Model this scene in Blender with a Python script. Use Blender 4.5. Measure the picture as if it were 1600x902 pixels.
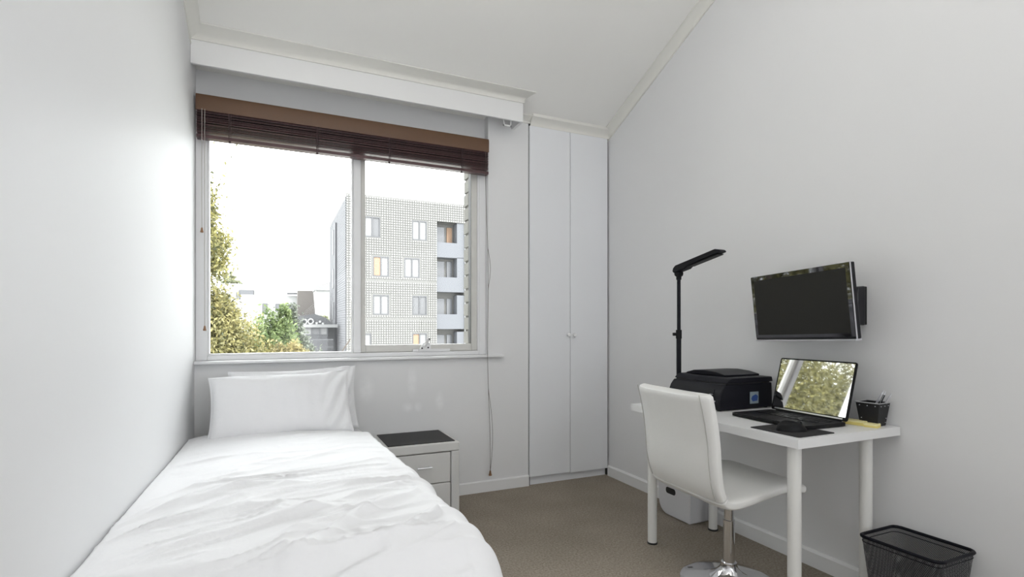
import bpy, bmesh, math, random
import numpy as np
from mathutils import Vector, Matrix, noise
random.seed(7)
for o in list(bpy.data.objects): bpy.data.objects.remove(o)
scn = bpy.context.scene
COL = scn.collection
PI = math.pi

# ------------------------------------------------------------------ camera
H = 1.164; F_PX = 818.4; YAW = 0.4238; HORIZON = 511.6
cam = bpy.data.objects.new('camera', bpy.data.cameras.new('camera'))
COL.objects.link(cam)
cam.location = (0, 0, H)
cam.rotation_euler = (PI/2, 0, -YAW)
cam.data.sensor_width = 36.0
cam.data.lens = F_PX/1600*36.0
cam.data.shift_y = (HORIZON-451)/1600
cam.data.clip_start = 0.02; cam.data.clip_end = 500
scn.camera = cam

# ------------------------------------------------------------------ world, sun, exposure
scn.view_settings.view_transform = 'Standard'
scn.view_settings.look = 'None'
scn.view_settings.exposure = 0.0
scn.view_settings.gamma = 1.0
scn.view_settings.use_curve_mapping = False
world = bpy.data.worlds.new('overcast_sky'); scn.world = world
world.use_nodes = True
nt = world.node_tree; nt.nodes.clear()
wo = nt.nodes.new('ShaderNodeOutputWorld'); bg = nt.nodes.new('ShaderNodeBackground')
bg.inputs[0].default_value = (0.97, 0.985, 1.0, 1); bg.inputs[1].default_value = 7.8
nt.links.new(bg.outputs[0], wo.inputs[0])
sl = bpy.data.lights.new('sun', 'SUN'); sl.energy = 5.0; sl.angle = math.radians(12); sl.color = (1.0, 0.965, 0.9)
so = bpy.data.objects.new('sun', sl); COL.objects.link(so)
so.rotation_euler = Vector((-0.35, 0.75, -0.62)).to_track_quat('-Z', 'Y').to_euler()
so.location = (10, -20, 20)
# added fill lights out of view: an overhead pair and a rear panel
FILL_POS = (0.25, 0.35, 2.80)
la = bpy.data.lights.new('overhead_fill_light', 'AREA'); la.shape = 'DISK'; la.size = 1.0; la.energy = 1.5; la.color = (1.0, 0.985, 0.965)
lo = bpy.data.objects.new('overhead_fill_light', la); COL.objects.link(lo); lo.location = FILL_POS
lu = bpy.data.lights.new('overhead_fill_uplight', 'AREA'); lu.shape = 'DISK'; lu.size = 0.9; lu.energy = 24; lu.color = (1.0, 0.985, 0.965)
luo = bpy.data.objects.new('overhead_fill_uplight', lu); COL.objects.link(luo); luo.location = (FILL_POS[0], FILL_POS[1], 2.88); luo.rotation_euler = (PI, 0, 0)
ld = bpy.data.lights.new('rear_fill_light', 'AREA'); ld.shape = 'RECTANGLE'; ld.size = 2.4; ld.size_y = 2.2; ld.energy = 48; ld.color = (0.94, 0.97, 1.0)  # added fill panel tilted up at the ceiling; no doorway stands here
do = bpy.data.objects.new('rear_fill_light', ld); COL.objects.link(do); do.location = (1.15, -1.7, 1.5); do.rotation_euler = Vector((-0.62, 0.80, 0.55)).to_track_quat('-Z', 'Y').to_euler()

# ------------------------------------------------------------------ materials
def nodes(name):
    m = bpy.data.materials.new(name); m.use_nodes = True
    t = m.node_tree; b = t.nodes['Principled BSDF']
    return m, t, b
def simple(name, col, rough=0.5, metal=0.0, bump=0.0, scale=60.0, coat=0.0, var=0.0, vscale=3.0, spec=None, sheen=0.0):
    m, t, b = nodes(name)
    b.inputs['Base Color'].default_value = (*col, 1)
    b.inputs['Roughness'].default_value = rough
    b.inputs['Metallic'].default_value = metal
    if coat: b.inputs['Coat Weight'].default_value = coat; b.inputs['Coat Roughness'].default_value = 0.05
    if spec is not None: b.inputs['Specular IOR Level'].default_value = spec
    if sheen: b.inputs['Sheen Weight'].default_value = sheen
    tc = t.nodes.new('ShaderNodeTexCoord')
    if bump:
        n = t.nodes.new('ShaderNodeTexNoise'); n.inputs['Scale'].default_value = scale; n.inputs['Detail'].default_value = 4
        bp = t.nodes.new('ShaderNodeBump'); bp.inputs['Strength'].default_value = bump; bp.inputs['Distance'].default_value = 0.01
        t.links.new(tc.outputs['Object'], n.inputs['Vector']); t.links.new(n.outputs[0], bp.inputs['Height'])
        t.links.new(bp.outputs[0], b.inputs['Normal'])
    if var:
        n = t.nodes.new('ShaderNodeTexNoise'); n.inputs['Scale'].default_value = vscale; n.inputs['Detail'].default_value = 5
        mx = t.nodes.new('ShaderNodeMix'); mx.data_type = 'RGBA'
        mx.inputs[6].default_value = (*[c*(1-var) for c in col], 1); mx.inputs[7].default_value = (*[min(1, c*(1+var)) for c in col], 1)
        t.links.new(tc.outputs['Object'], n.inputs['Vector']); t.links.new(n.outputs[0], mx.inputs[0]); t.links.new(mx.outputs[2], b.inputs['Base Color'])
    return m
M = {}
M['paint'] = simple('wall_paint', (0.80, 0.80, 0.805), 0.56, bump=0.05, scale=14, var=0.008, vscale=2, spec=0.22)
M['ceiling'] = simple('ceiling_paint', (0.90, 0.89, 0.86), 0.8, bump=0.03, scale=20)
M['cornice'] = simple('cornice_paint', (0.80, 0.79, 0.745), 0.55)
M['gloss_white'] = simple('enamel_white', (0.84, 0.84, 0.84), 0.3, bump=0.02, scale=25)
M['window_white'] = simple('window_enamel', (0.82, 0.82, 0.83), 0.35, bump=0.03, scale=40)
M['sash_paint'] = simple('aged_sash_paint', (0.66, 0.65, 0.62), 0.4, bump=0.05, scale=40, var=0.06, vscale=12)
M['ward'] = simple('wardrobe_laminate', (0.83, 0.84, 0.865), 0.35)
M['dark_gap'] = simple('shadow_gap', (0.06, 0.06, 0.06), 0.8)
M['blind'] = simple('blind_dark_wood', (0.075, 0.034, 0.036), 0.38, bump=0.1, scale=90, var=0.35, vscale=25)
_t = M['blind'].node_tree; _b = _t.nodes['Principled BSDF']
_src = _b.inputs['Base Color'].links[0].from_socket
_oi = _t.nodes.new('ShaderNodeObjectInfo'); _hs = _t.nodes.new('ShaderNodeHueSaturation'); _mr = _t.nodes.new('ShaderNodeMapRange')
_mr.inputs[3].default_value = 0.45; _mr.inputs[4].default_value = 1.9
_t.links.new(_oi.outputs['Random'], _mr.inputs[0]); _t.links.new(_mr.outputs[0], _hs.inputs['Value']); _t.links.new(_src, _hs.inputs['Color']); _t.links.new(_hs.outputs[0], _b.inputs['Base Color'])
M['blind_rail'] = simple('blind_valance_wood', (0.125, 0.062, 0.031), 0.42, bump=0.05, scale=40, var=0.12, vscale=9)
M['tape'] = simple('ladder_cord', (0.05, 0.028, 0.03), 0.8)
M['cord'] = simple('blind_cord', (0.10, 0.075, 0.06), 0.7)
M['cord_pale'] = simple('pale_blind_cord', (0.42, 0.39, 0.36), 0.7)
M['acorn'] = simple('acorn_wood', (0.26, 0.13, 0.06), 0.4)
M['linen'] = simple('white_cotton', (0.86, 0.86, 0.875), 0.85, bump=0.12, scale=45, sheen=0.1)
M['linen2'] = simple('white_cotton_pillowcase', (0.84, 0.84, 0.855), 0.88, bump=0.15, scale=60, sheen=0.1)
M['leather'] = simple('pale_faux_leather', (0.66, 0.655, 0.64), 0.42, bump=0.06, scale=120, spec=0.4)
M['black_glass'] = simple('black_glass_top', (0.014, 0.013, 0.012), 0.45, spec=.2)
M['chrome'] = simple('chrome', (0.75, 0.75, 0.77), 0.08, metal=1)
M['steel'] = simple('brushed_steel', (0.62, 0.62, 0.64), 0.3, metal=1)
M['chair'] = simple('white_vinyl', (0.80, 0.795, 0.775), 0.38, bump=0.05, scale=90, var=0.03, vscale=8, spec=0.4)
M['seam'] = simple('vinyl_seam', (0.50, 0.49, 0.46), 0.6)
M['desk'] = simple('white_desk_laminate', (0.80, 0.80, 0.80), 0.32)
M['leg'] = simple('white_powdercoat', (0.78, 0.775, 0.75), 0.35)
M['rubber'] = simple('black_rubber', (0.02, 0.02, 0.02), 0.7)
M['plastic_black'] = simple('black_plastic', (0.005, 0.005, 0.006), 0.5, bump=0.02, scale=200, spec=.2)
M['gloss_black'] = simple('gloss_black_plastic', (0.006, 0.006, 0.009), 0.2, spec=.35)
M['satin_black'] = simple('satin_black_plastic', (0.005, 0.005, 0.009), 0.45, spec=.2)
M['pad'] = simple('black_mouse_mat', (0.014, 0.013, 0.014), 0.85)
M['mirror_screen'] = simple('glossy_display_glass', (0.62, 0.62, 0.62), 0.025, metal=1.0)
M['matte_screen'] = simple('matte_display', (0.014, 0.0135, 0.012), 0.45, spec=.3)
M['mon_bezel'] = simple('piano_black_bezel', (0.11, 0.11, 0.12), 0.03, metal=1.0)
M['rim_silver'] = simple('pale_metal_rim', (0.42, 0.42, 0.43), 0.4)
M['silver'] = simple('silver_plastic', (0.60, 0.60, 0.64), 0.3, metal=0.6)
M['white_plastic'] = simple('white_plastic', (0.70, 0.70, 0.72), 0.4)
M['yellow'] = simple('yellow_note_paper', (0.83, 0.70, 0.23), 0.75)
M['yellow_pale'] = simple('pale_yellow_note_paper', (0.88, 0.80, 0.42), 0.75)
M['cup'] = simple('black_leatherette', (0.008, 0.008, 0.009), 0.6, bump=0.1, scale=150)
M['mesh_black'] = simple('black_wire', (0.035, 0.035, 0.04), 0.45)
M['sticker'] = simple('pale_sticker', (0.22, 0.27, 0.30), 0.5)
M['sticker_blue'] = simple('blue_sticker_print', (0.02, 0.06, 0.22), 0.5)

def carpet():
    m, t, b = nodes('beige_carpet')
    b.inputs['Roughness'].default_value = 0.95; b.inputs['Specular IOR Level'].default_value = 0.1
    tc = t.nodes.new('ShaderNodeTexCoord')
    n = t.nodes.new('ShaderNodeTexNoise'); n.inputs['Scale'].default_value = 95; n.inputs['Detail'].default_value = 6; n.inputs['Roughness'].default_value = 0.75
    n2 = t.nodes.new('ShaderNodeTexNoise'); n2.inputs['Scale'].default_value = 2.2; n2.inputs['Detail'].default_value = 3
    r = t.nodes.new('ShaderNodeValToRGB'); e = r.color_ramp.elements
    e[0].position = 0.3; e[0].color = (0.23, 0.195, 0.155, 1); e[1].position = 0.7; e[1].color = (0.56, 0.49, 0.41, 1)
    mx = t.nodes.new('ShaderNodeMix'); mx.data_type = 'RGBA'; mx.blend_type = 'MULTIPLY'; mx.inputs[0].default_value = 0.5
    r2 = t.nodes.new('ShaderNodeValToRGB'); r2.color_ramp.elements[0].color = (0.72, 0.72, 0.70, 1); r2.color_ramp.elements[1].color = (1, 1, 1, 1)
    r2.color_ramp.elements[0].position = 0.35; r2.color_ramp.elements[1].position = 0.65
    bp = t.nodes.new('ShaderNodeBump'); bp.inputs['Strength'].default_value = 0.9; bp.inputs['Distance'].default_value = 0.012
    L = t.links.new
    for q in (n, n2): L(tc.outputs['Object'], q.inputs['Vector'])
    L(n.outputs[0], r.inputs[0]); L(n2.outputs[0], r2.inputs[0]); L(r.outputs[0], mx.inputs[6]); L(r2.outputs[0], mx.inputs[7])
    L(mx.outputs[2], b.inputs['Base Color']); L(n.outputs[0], bp.inputs['Height']); L(bp.outputs[0], b.inputs['Normal'])
    return m
M['carpet'] = carpet()
def patched_paint():
    # wall paint with a few lighter touch-up dabs under the sill
    m = M['paint'].copy(); m.name = 'touched_up_paint'; t = m.node_tree; b = t.nodes['Principled BSDF']
    tc = t.nodes.new('ShaderNodeTexCoord'); L = t.links.new
    src = b.inputs['Base Color'].links[0].from_socket
    nz = t.nodes.new('ShaderNodeTexNoise'); nz.inputs['Scale'].default_value = 30
    L(tc.outputs['Object'], nz.inputs['Vector'])
    acc = None
    for (x, z, rx, rz) in [(0.83, 0.80, .03, .09), (0.53, 0.76, .05, .08), (0.80, 0.63, .035, .03), (0.87, 0.63, .025, .03), (1.02, 0.66, .03, .06)]:
        s = t.nodes.new('ShaderNodeVectorMath'); s.operation = 'SUBTRACT'; s.inputs[1].default_value = (x, 3.46, z)
        d = t.nodes.new('ShaderNodeVectorMath'); d.operation = 'MULTIPLY'; d.inputs[1].default_value = (1/rx, 0, 1/rz)
        le = t.nodes.new('ShaderNodeVectorMath'); le.operation = 'LENGTH'
        mr = t.nodes.new('ShaderNodeMapRange'); mr.inputs[1].default_value = 1.3; mr.inputs[2].default_value = 0.4
        L(tc.outputs['Object'], s.inputs[0]); L(s.outputs[0], d.inputs[0]); L(d.outputs[0], le.inputs[0]); L(le.outputs['Value'], mr.inputs[0])
        if acc is None: acc = mr.outputs[0]
        else:
            a = t.nodes.new('ShaderNodeMath'); a.operation = 'MAXIMUM'; L(acc, a.inputs[0]); L(mr.outputs[0], a.inputs[1]); acc = a.outputs[0]
    mu = t.nodes.new('ShaderNodeMath'); mu.operation = 'MULTIPLY'; L(acc, mu.inputs[0]); L(nz.outputs[0], mu.inputs[1])
    mx = t.nodes.new('ShaderNodeMix'); mx.data_type = 'RGBA'; mx.inputs[7].default_value = (0.93, 0.93, 0.94, 1)
    L(mu.outputs[0], mx.inputs[0]); L(src, mx.inputs[6]); L(mx.outputs[2], b.inputs['Base Color'])
    return m
M['paint_back'] = patched_paint()
def glass():
    m = bpy.data.materials.new('window_glass'); m.use_nodes = True; t = m.node_tree; t.nodes.clear()
    o = t.nodes.new('ShaderNodeOutputMaterial'); mi = t.nodes.new('ShaderNodeMixShader')
    tr = t.nodes.new('ShaderNodeBsdfTransparent'); tr.inputs[0].default_value = (0.97, 0.985, 0.98, 1)
    gl = t.nodes.new('ShaderNodeBsdfGlossy'); gl.inputs['Roughness'].default_value = 0.02
    fr = t.nodes.new('ShaderNodeFresnel'); fr.inputs[0].default_value = 1.22
    t.links.new(fr.outputs[0], mi.inputs[0]); t.links.new(tr.outputs[0], mi.inputs[1]); t.links.new(gl.outputs[0], mi.inputs[2]); t.links.new(mi.outputs[0], o.inputs[0])
    return m
M['glass'] = glass()
def leafmat(name, c0, c1):
    m, t, b = nodes(name)
    a = t.nodes.new('ShaderNodeAttribute'); a.attribute_name = 'tint'
    r = t.nodes.new('ShaderNodeValToRGB'); r.color_ramp.elements[0].color = (*c0, 1); r.color_ramp.elements[1].color = (*c1, 1)
    t.links.new(a.outputs['Fac'], r.inputs[0]); t.links.new(r.outputs[0], b.inputs['Base Color'])
    b.inputs['Roughness'].default_value = 0.55
    # light passing through the leaves
    tl = t.nodes.new('ShaderNodeBsdfTranslucent'); mi = t.nodes.new('ShaderNodeMixShader'); mi.inputs[0].default_value = 0.35
    out = [n for n in t.nodes if n.type == 'OUTPUT_MATERIAL'][0]
    t.links.new(r.outputs[0], tl.inputs[0]); t.links.new(b.outputs[0], mi.inputs[1]); t.links.new(tl.outputs[0], mi.inputs[2]); t.links.new(mi.outputs[0], out.inputs[0])
    return m
M['leaf_yellow'] = leafmat('yellow_green_leaves', (0.035, 0.040, 0.010), (0.31, 0.275, 0.115))
M['leaf_tree'] = leafmat('tree_leaves', (0.022, 0.028, 0.006), (0.26, 0.235, 0.085))
M['leaf_green'] = leafmat('fresh_green_leaves', (0.045, 0.077, 0.023), (0.189, 0.234, 0.099))
M['leaf_dark'] = leafmat('dark_leaves', (0.050, 0.059, 0.045), (0.153, 0.167, 0.131))
M['leaf_hedge'] = leafmat('hedge_leaves', (0.072, 0.068, 0.018), (0.306, 0.252, 0.108))
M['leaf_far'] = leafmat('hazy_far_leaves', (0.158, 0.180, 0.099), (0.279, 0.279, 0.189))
M['blossom'] = leafmat('purple_blossom', (0.16, 0.12, 0.30), (0.30, 0.25, 0.50))
M['bark'] = simple('bark', (0.072, 0.054, 0.041), 0.9, bump=0.4, scale=12)
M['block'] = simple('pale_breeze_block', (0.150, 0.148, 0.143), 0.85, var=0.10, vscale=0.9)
M['block_side'] = simple('shaded_grey_side_block', (0.105, 0.105, 0.112), 0.85, var=0.08, vscale=.9)  # grey brick, with the oblique side face's shading put into its colour
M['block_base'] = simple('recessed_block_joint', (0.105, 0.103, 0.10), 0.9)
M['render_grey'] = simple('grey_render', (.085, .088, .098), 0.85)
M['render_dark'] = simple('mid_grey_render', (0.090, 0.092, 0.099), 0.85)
M['win_frame'] = simple('aluminium_window_frame', (.045, .045, .05), 0.5)
M['curtain'] = simple('white_curtain', (.145, .145, .148), 0.9)
M['curtain_grey'] = simple('grey_curtain', (.09, .09, .095), 0.9)
M['curtain_orange'] = simple('orange_curtain', (.19, .125, .085), 0.9)
M['dark_pane'] = simple('dark_window_pane', (.085, .087, .095), 0.2)
M['house_white'] = simple('white_house_render', (.26, .26, .26), 0.8)
M['house_tan'] = simple('tan_cladding', (.10, .09, .084), 0.85)
M['house_grey'] = simple('grey_cladding', (.085, .085, .09), 0.85)
M['roof_grey'] = simple('grey_roof', (.15, .15, .152), 0.8)
M['ornament'] = simple('white_ornament', (0.360, 0.360, 0.360), 0.6)
M['brick_pale'] = simple('pale_brick', (.14, .135, .125), 0.85, bump=0.2, scale=60, var=0.1, vscale=14)
M['mortar'] = simple('mortar', (.09, .085, .08), 0.9)
M['lawn'] = simple('pale_paving', (0.55, 0.55, 0.52), 0.95, var=0.2, vscale=0.2)
m_, t_, b_ = nodes('lamp_glow'); b_.inputs['Emission Color'].default_value = (1, 0.97, 0.92, 1); b_.inputs['Emission Strength'].default_value = 2.5; M['lamp'] = m_

# ------------------------------------------------------------------ mesh helpers
class MB:
    def __init__(s): s.v = []; s.f = []
    def add(s, vs, fs):
        n = len(s.v); s.v += [tuple(p) for p in vs]; s.f += [tuple(n+i for i in f) for f in fs]; return s
    def box(s, x0, x1, y0, y1, z0, z1, mat=None):
        vs = [Vector((x, y, z)) for x in (x0, x1) for y in (y0, y1) for z in (z0, z1)]
        if mat: vs = [mat @ p for p in vs]
        return s.add(vs, [(0,1,3,2),(4,6,7,5),(0,4,5,1),(2,3,7,6),(0,2,6,4),(1,5,7,3)])
    def prism(s, poly, a, b, axis='y', mat=None):
        """poly of 2D points extruded from a to b along axis"""
        def P(p, t):
            q = {'x': (t, p[0], p[1]), 'y': (p[0], t, p[1]), 'z': (p[0], p[1], t)}[axis]
            q = Vector(q); return mat @ q if mat else q
        n = len(poly); vs = [P(p, a) for p in poly]+[P(p, b) for p in poly]
        fs = [(i, (i+1) % n, n+(i+1) % n, n+i) for i in range(n)]+[tuple(range(n))[::-1], tuple(range(n, 2*n))]
        return s.add(vs, fs)
    def lathe(s, prof, n=32, c=(0, 0, 0), mat=None, caps=True):
        vs = []
        for r, z in prof:
            for k in range(n):
                a = 2*PI*k/n; p = Vector((c[0]+r*math.cos(a), c[1]+r*math.sin(a), c[2]+z)); vs.append(mat @ p if mat else p)
        fs = []
        for j in range(len(prof)-1):
            for k in range(n): fs.append((j*n+k, j*n+(k+1) % n, (j+1)*n+(k+1) % n, (j+1)*n+k))
        if caps: fs += [tuple(range(n))[::-1], tuple(range((len(prof)-1)*n, len(prof)*n))]
        return s.add(vs, fs)
    def tube(s, pts, r, n=8):
        pts = [Vector(p) for p in pts]; rings = []
        up = Vector((0, 0, 1))
        for i, p in enumerate(pts):
            d = (pts[min(i+1, len(pts)-1)]-pts[max(i-1, 0)]).normalized()
            a = d.cross(up) if abs(d.dot(up)) < 0.95 else d.cross(Vector((0, 1, 0)))
            a.normalize(); b = d.cross(a)
            rr = r[i] if isinstance(r, (list, tuple)) else r
            rings.append([p+a*rr*math.cos(2*PI*k/n)+b*rr*math.sin(2*PI*k/n) for k in range(n)])
        vs = [q for g in rings for q in g]
        fs = [(j*n+k, j*n+(k+1) % n, (j+1)*n+(k+1) % n, (j+1)*n+k) for j in range(len(pts)-1) for k in range(n)]
        fs += [tuple(range(n))[::-1], tuple(range((len(pts)-1)*n, len(pts)*n))]
        return s.add(vs, fs)
    def grid(s, fn, nu, nv):
        vs = [fn(i/nu, j/nv) for j in range(nv+1) for i in range(nu+1)]
        fs = [(j*(nu+1)+i, j*(nu+1)+i+1, (j+1)*(nu+1)+i+1, (j+1)*(nu+1)+i) for j in range(nv) for i in range(nu)]
        return s.add(vs, fs)
    def build(s, name, mat, parent=None, world=True, bevel=0.0, seg=2, angle=35, sub=0):
        """world=True: the coordinates are world ones, shifted to the parent's frame"""
        off = Vector((0, 0, 0))
        if parent is not None and world:
            p = parent
            while p is not None: off += p.location; p = p.parent
        me = bpy.data.meshes.new(name)
        me.from_pydata([(v[0]-off.x, v[1]-off.y, v[2]-off.z) for v in s.v], [], s.f)
        bm = bmesh.new(); bm.from_mesh(me); bmesh.ops.recalc_face_normals(bm, faces=bm.faces); bm.to_mesh(me); bm.free()
        me.materials.append(M[mat] if isinstance(mat, str) else mat)
        me.polygons.foreach_set('use_smooth', [True]*len(me.polygons))
        me.set_sharp_from_angle(angle=math.radians(angle))
        o = bpy.data.objects.new(name, me); COL.objects.link(o)
        if parent is not None: o.parent = parent
        if bevel:
            md = o.modifiers.new('bevel', 'BEVEL'); md.width = bevel; md.segments = seg; md.limit_method = 'ANGLE'; md.angle_limit = math.radians(30); md.harden_normals = True
        if sub:
            md = o.modifiers.new('sub', 'SUBSURF'); md.levels = sub; md.render_levels = sub
        return o
def box(name, b, mat, parent=None, bevel=0.0, world=True, **k): return MB().box(*b).build(name, mat, parent, world, bevel, **k)
def thing(name, label, cat, loc=(0, 0, 0), rot=(0, 0, 0), group=None):
    o = bpy.data.objects.new(name, None); o.empty_display_size = 0.1; COL.objects.link(o)
    o.location = loc; o.rotation_euler = rot; o['label'] = label; o['category'] = cat
    if group: o['group'] = group
    return o
def tag(o, label, cat, group=None):
    o['label'] = label; o['category'] = cat
    if group: o['group'] = group
    return o
def structure(o, label=None, cat=None):
    o['kind'] = 'structure'
    if label: o['label'] = label
    if cat: o['category'] = cat
    return o
def roundrect(x0, x1, y0, y1, r, n=6):
    out = []
    for cx, cy, a0 in ((x1-r, y1-r, 0), (x0+r, y1-r, PI/2), (x0+r, y0+r, PI), (x1-r, y0+r, 1.5*PI)):
        for k in range(n+1): a = a0+PI/2*k/n; out.append((cx+r*math.cos(a), cy+r*math.sin(a)))
    return out
def ovalring(mb, cx, cy, z, R, r, n=24, axis='y'):
    pts = [Vector((cx+R*math.cos(2*PI*k/n), cy, z+R*math.sin(2*PI*k/n))) for k in range(n+1)]
    mb.tube(pts, r, 6)

# ------------------------------------------------------------------ room shell
XL, XR, YB, YR = -0.4225, 2.392, 3.46, -2.2
SL = 0.439; RIDGE = 0.6
def zc(y): return 2.698+SL*(3.447-y) if y >= RIDGE else 2.698+SL*(3.447-RIDGE)-SL*(RIDGE-y)
structure(box('floor', (XL-.1, XR+.1, YR-.1, 3.72, -0.12, 0), 'carpet'), 'beige wool-look carpet covering the bedroom floor', 'carpet')
gable = [(YR-.1, -.12), (3.72, -.12), (3.72, zc(3.72)+.1), (RIDGE, zc(RIDGE)+.1), (YR-.1, zc(YR)+.1)]
structure(MB().prism(gable, XL-.12, XL, 'x').build('wall_left', 'paint'), 'plain white wall along the left side of the bed', 'wall')
structure(MB().prism(gable, XR, XR+.12, 'x').build('wall_right', 'paint'), 'plain white wall behind the desk under the sloping ceiling', 'wall')
structure(box('wall_rear', (XL, XR, YR-.1, YR, 0, zc(YR)+.1), 'paint'), 'plain white wall behind the camera', 'wall')
cl = MB().prism([(3.72, zc(3.72)), (RIDGE, zc(RIDGE)), (YR, zc(YR)), (YR, zc(YR)+.1), (RIDGE, zc(RIDGE)+.1), (3.72, zc(3.72)+.1)], XL, XR, 'x').build('ceiling', 'ceiling')
structure(cl, 'off-white ceiling sloping up away from the window', 'ceiling')
PX = 1.375; WX = 1.693           # pier edge, wardrobe start
RT = 0.066                       # depth of the window recess
wb = MB()
wb.box(XL, WX, YB, 3.72, 0, 0.950)
wb.box(PX, WX, YB, 3.72, 0.950, 3.0)
wb.box(XL, PX, YB+RT, 3.72, 2.38, 3.0)
wb.box(WX, XR, 3.60, 3.72, 0, 3.0)
wall_back = wb.build('wall_back', 'paint_back')
structure(wall_back, 'white wall with patchy touch-up marks around and below the window', 'wall')
# brick outer reveal seen through the right pane
mo = box('mortar', (1.330, 1.60, 3.722, 3.822, 0.93, 2.5), 'mortar', wall_back, world=False)
bme = None
for k in range(15):
    z = 0.94+k*0.104
    if bme is None:
        bme = MB().box(-.14, .14, -.052, .052, 0, .090).build('brick', 'brick_pale', wall_back, world=False, bevel=.003)
        b = bme
    else:
        b = bme.copy(); COL.objects.link(b); b.parent = wall_back
    b.location = (1.462-0.003*(k % 2), 3.777, z)

# baseboards
def board(name, b, side):
    o = box(name, b, 'gloss_white', bevel=.004); structure(o, None, None); return o
structure(MB().prism([(3.447, 0), (3.46, 0), (3.46, .079), (3.452, .079), (3.447, .072)], XL, WX, 'x').build('baseboard_back', 'gloss_white'), 'low white skirting board under the window wall', 'skirting')
structure(MB().prism([(XR-.018, 0), (XR, 0), (XR, .08), (XR-.008, .08), (XR-.018, .070)], YR, 3.44, 'y').build('baseboard_right', 'gloss_white'), 'low white skirting board running behind the desk', 'skirting')
# cornices: cove profile extruded
def cove(d, h, n=7):
    # (out from wall, down from ceiling)
    pts = [(0, 0), (d, 0), (d, .006)]
    for k in range(n+1):
        a = PI/2*k/n; pts.append((d*(1-math.sin(a))*0.85+0.006*(k == n), .006+(h-.012)*(1-math.cos(a)) if False else .006+(h-.012)*math.sin(a)**1.2*0+.006*0+(h-.012)*(k/n)**1.35))
    pts += [(0.006, h), (0, h)]
    return pts
def cornice_slope(name, xw, sgn, y0, y1, label):
    mb = MB(); pr = cove(.058, .062); n = len(pr)
    vs = []
    for y in (y0, y1):
        for (d, h) in pr: vs.append(Vector((xw+sgn*d, y, zc(y)-h)))
    mb.add(vs, [(i, (i+1) % n, n+(i+1) % n, n+i) for i in range(n)]+[tuple(range(n))[::-1], tuple(range(n, 2*n))])
    return structure(mb.build(name, 'cornice'), label, 'cornice')
cornice_slope('trim_1', XR, -1, RIDGE, 3.46, 'off-white cornice climbing along the right wall and sloping ceiling')
cornice_slope('trim_2', XL, 1, RIDGE, 3.30, 'off-white cornice climbing along the left wall and sloping ceiling')
def cornice_x(name, x0, x1, yw, zlow, parent=None, kind=True, label=None, proj=.06, up=.06):
    # runs along x on a face at y = yw; bottom at zlow, top touches the sloping ceiling
    pr = []
    for k in range(8):
        a = k/7; pr.append((yw-proj*(a**1.6)-.004, zlow+up*a**0.8))
    yt = yw-proj-.004
    poly = [(yw, zlow-.006), (yw-.005, zlow-.006), (yw-.005, zlow)]+pr[1:]+[(yt, zc(yt)), (yw, zc(yw))]
    o = MB().prism(poly, x0, x1, 'x').build(name, 'cornice', parent, world=False, angle=25)
    if kind: structure(o, label, 'cornice')
    return o
cornice_x('trim_3', WX+.01, XR, 3.447, 2.650, label='short off-white cornice above the wardrobe doors', proj=.042, up=.048)
cornice_x('trim_4', 1.60, WX+.02, YB, 2.668, label='stub of cornice between the pelmet and the wardrobe', proj=.04, up=.035)

# ------------------------------------------------------------------ pelmet (hollow box over the window)
pel = thing('curtain_pelmet', 'white boxed pelmet with a cornice top above the wooden blind', 'pelmet', (0.58, 3.31, 2.6))
box('front_board', (XL+.001, 1.575, 3.300, 3.318, 2.597, 2.745), 'gloss_white', pel, bevel=.002)
box('end_board', (1.557, 1.5748, 3.3185, 3.459, 2.597, 2.72), 'gloss_white', pel)
box('underside_ledge', (XL+.001, 1.556, 3.3185, 3.330, 2.640, 2.70), 'gloss_white', pel)
box('top_board', (XL+.001, 1.556, 3.3185, 3.459, 2.700, 2.715), 'gloss_white', pel)
cm = MB()
def pelmet_cornice():
    yw, zl = 3.300, 2.735
    pr = [(0.004+.066*(k/7)**1.6, .052*(k/7)**0.8) for k in range(8)]
    poly = [(0, -.008), (.006, -.008), (.006, 0)]+pr[1:]
    rows = []
    n = len(poly)
    for d, h in poly: rows.append([(XL+.002, yw-d, zl+h), (1.575+d, yw-d, zl+h), (1.575+d, 3.458, zl+h)])
    # close up to the ceiling
    d = poly[-1][0]; rows.append([(XL+.002, yw-d, zc(yw-d)-.0005), (1.575+d, yw-d, zc(yw-d)-.0005), (1.575+d, 3.39, zc(3.39)-.0005)])
    vs = [p for r in rows for p in r]; fs = []
    for j in range(len(rows)-1):
        for i in range(2): fs.append((j*3+i, j*3+i+1, (j+1)*3+i+1, (j+1)*3+i))
    return MB().add(vs, fs).build('cornice_moulding', 'cornice', pel, angle=50)
pelmet_cornice()
# curtain track bracket tab hanging under the pelmet's right end
tb = MB(); tb.box(1.440, 1.447, 3.335, 3.345, 2.565, 2.63); tb.box(1.440, 1.50, 3.335, 3.345, 2.565, 2.574)
tb.box(1.493, 1.50, 3.335, 3.345, 2.565, 2.63); tb.build('track_bracket', 'gloss_white', pel)

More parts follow.
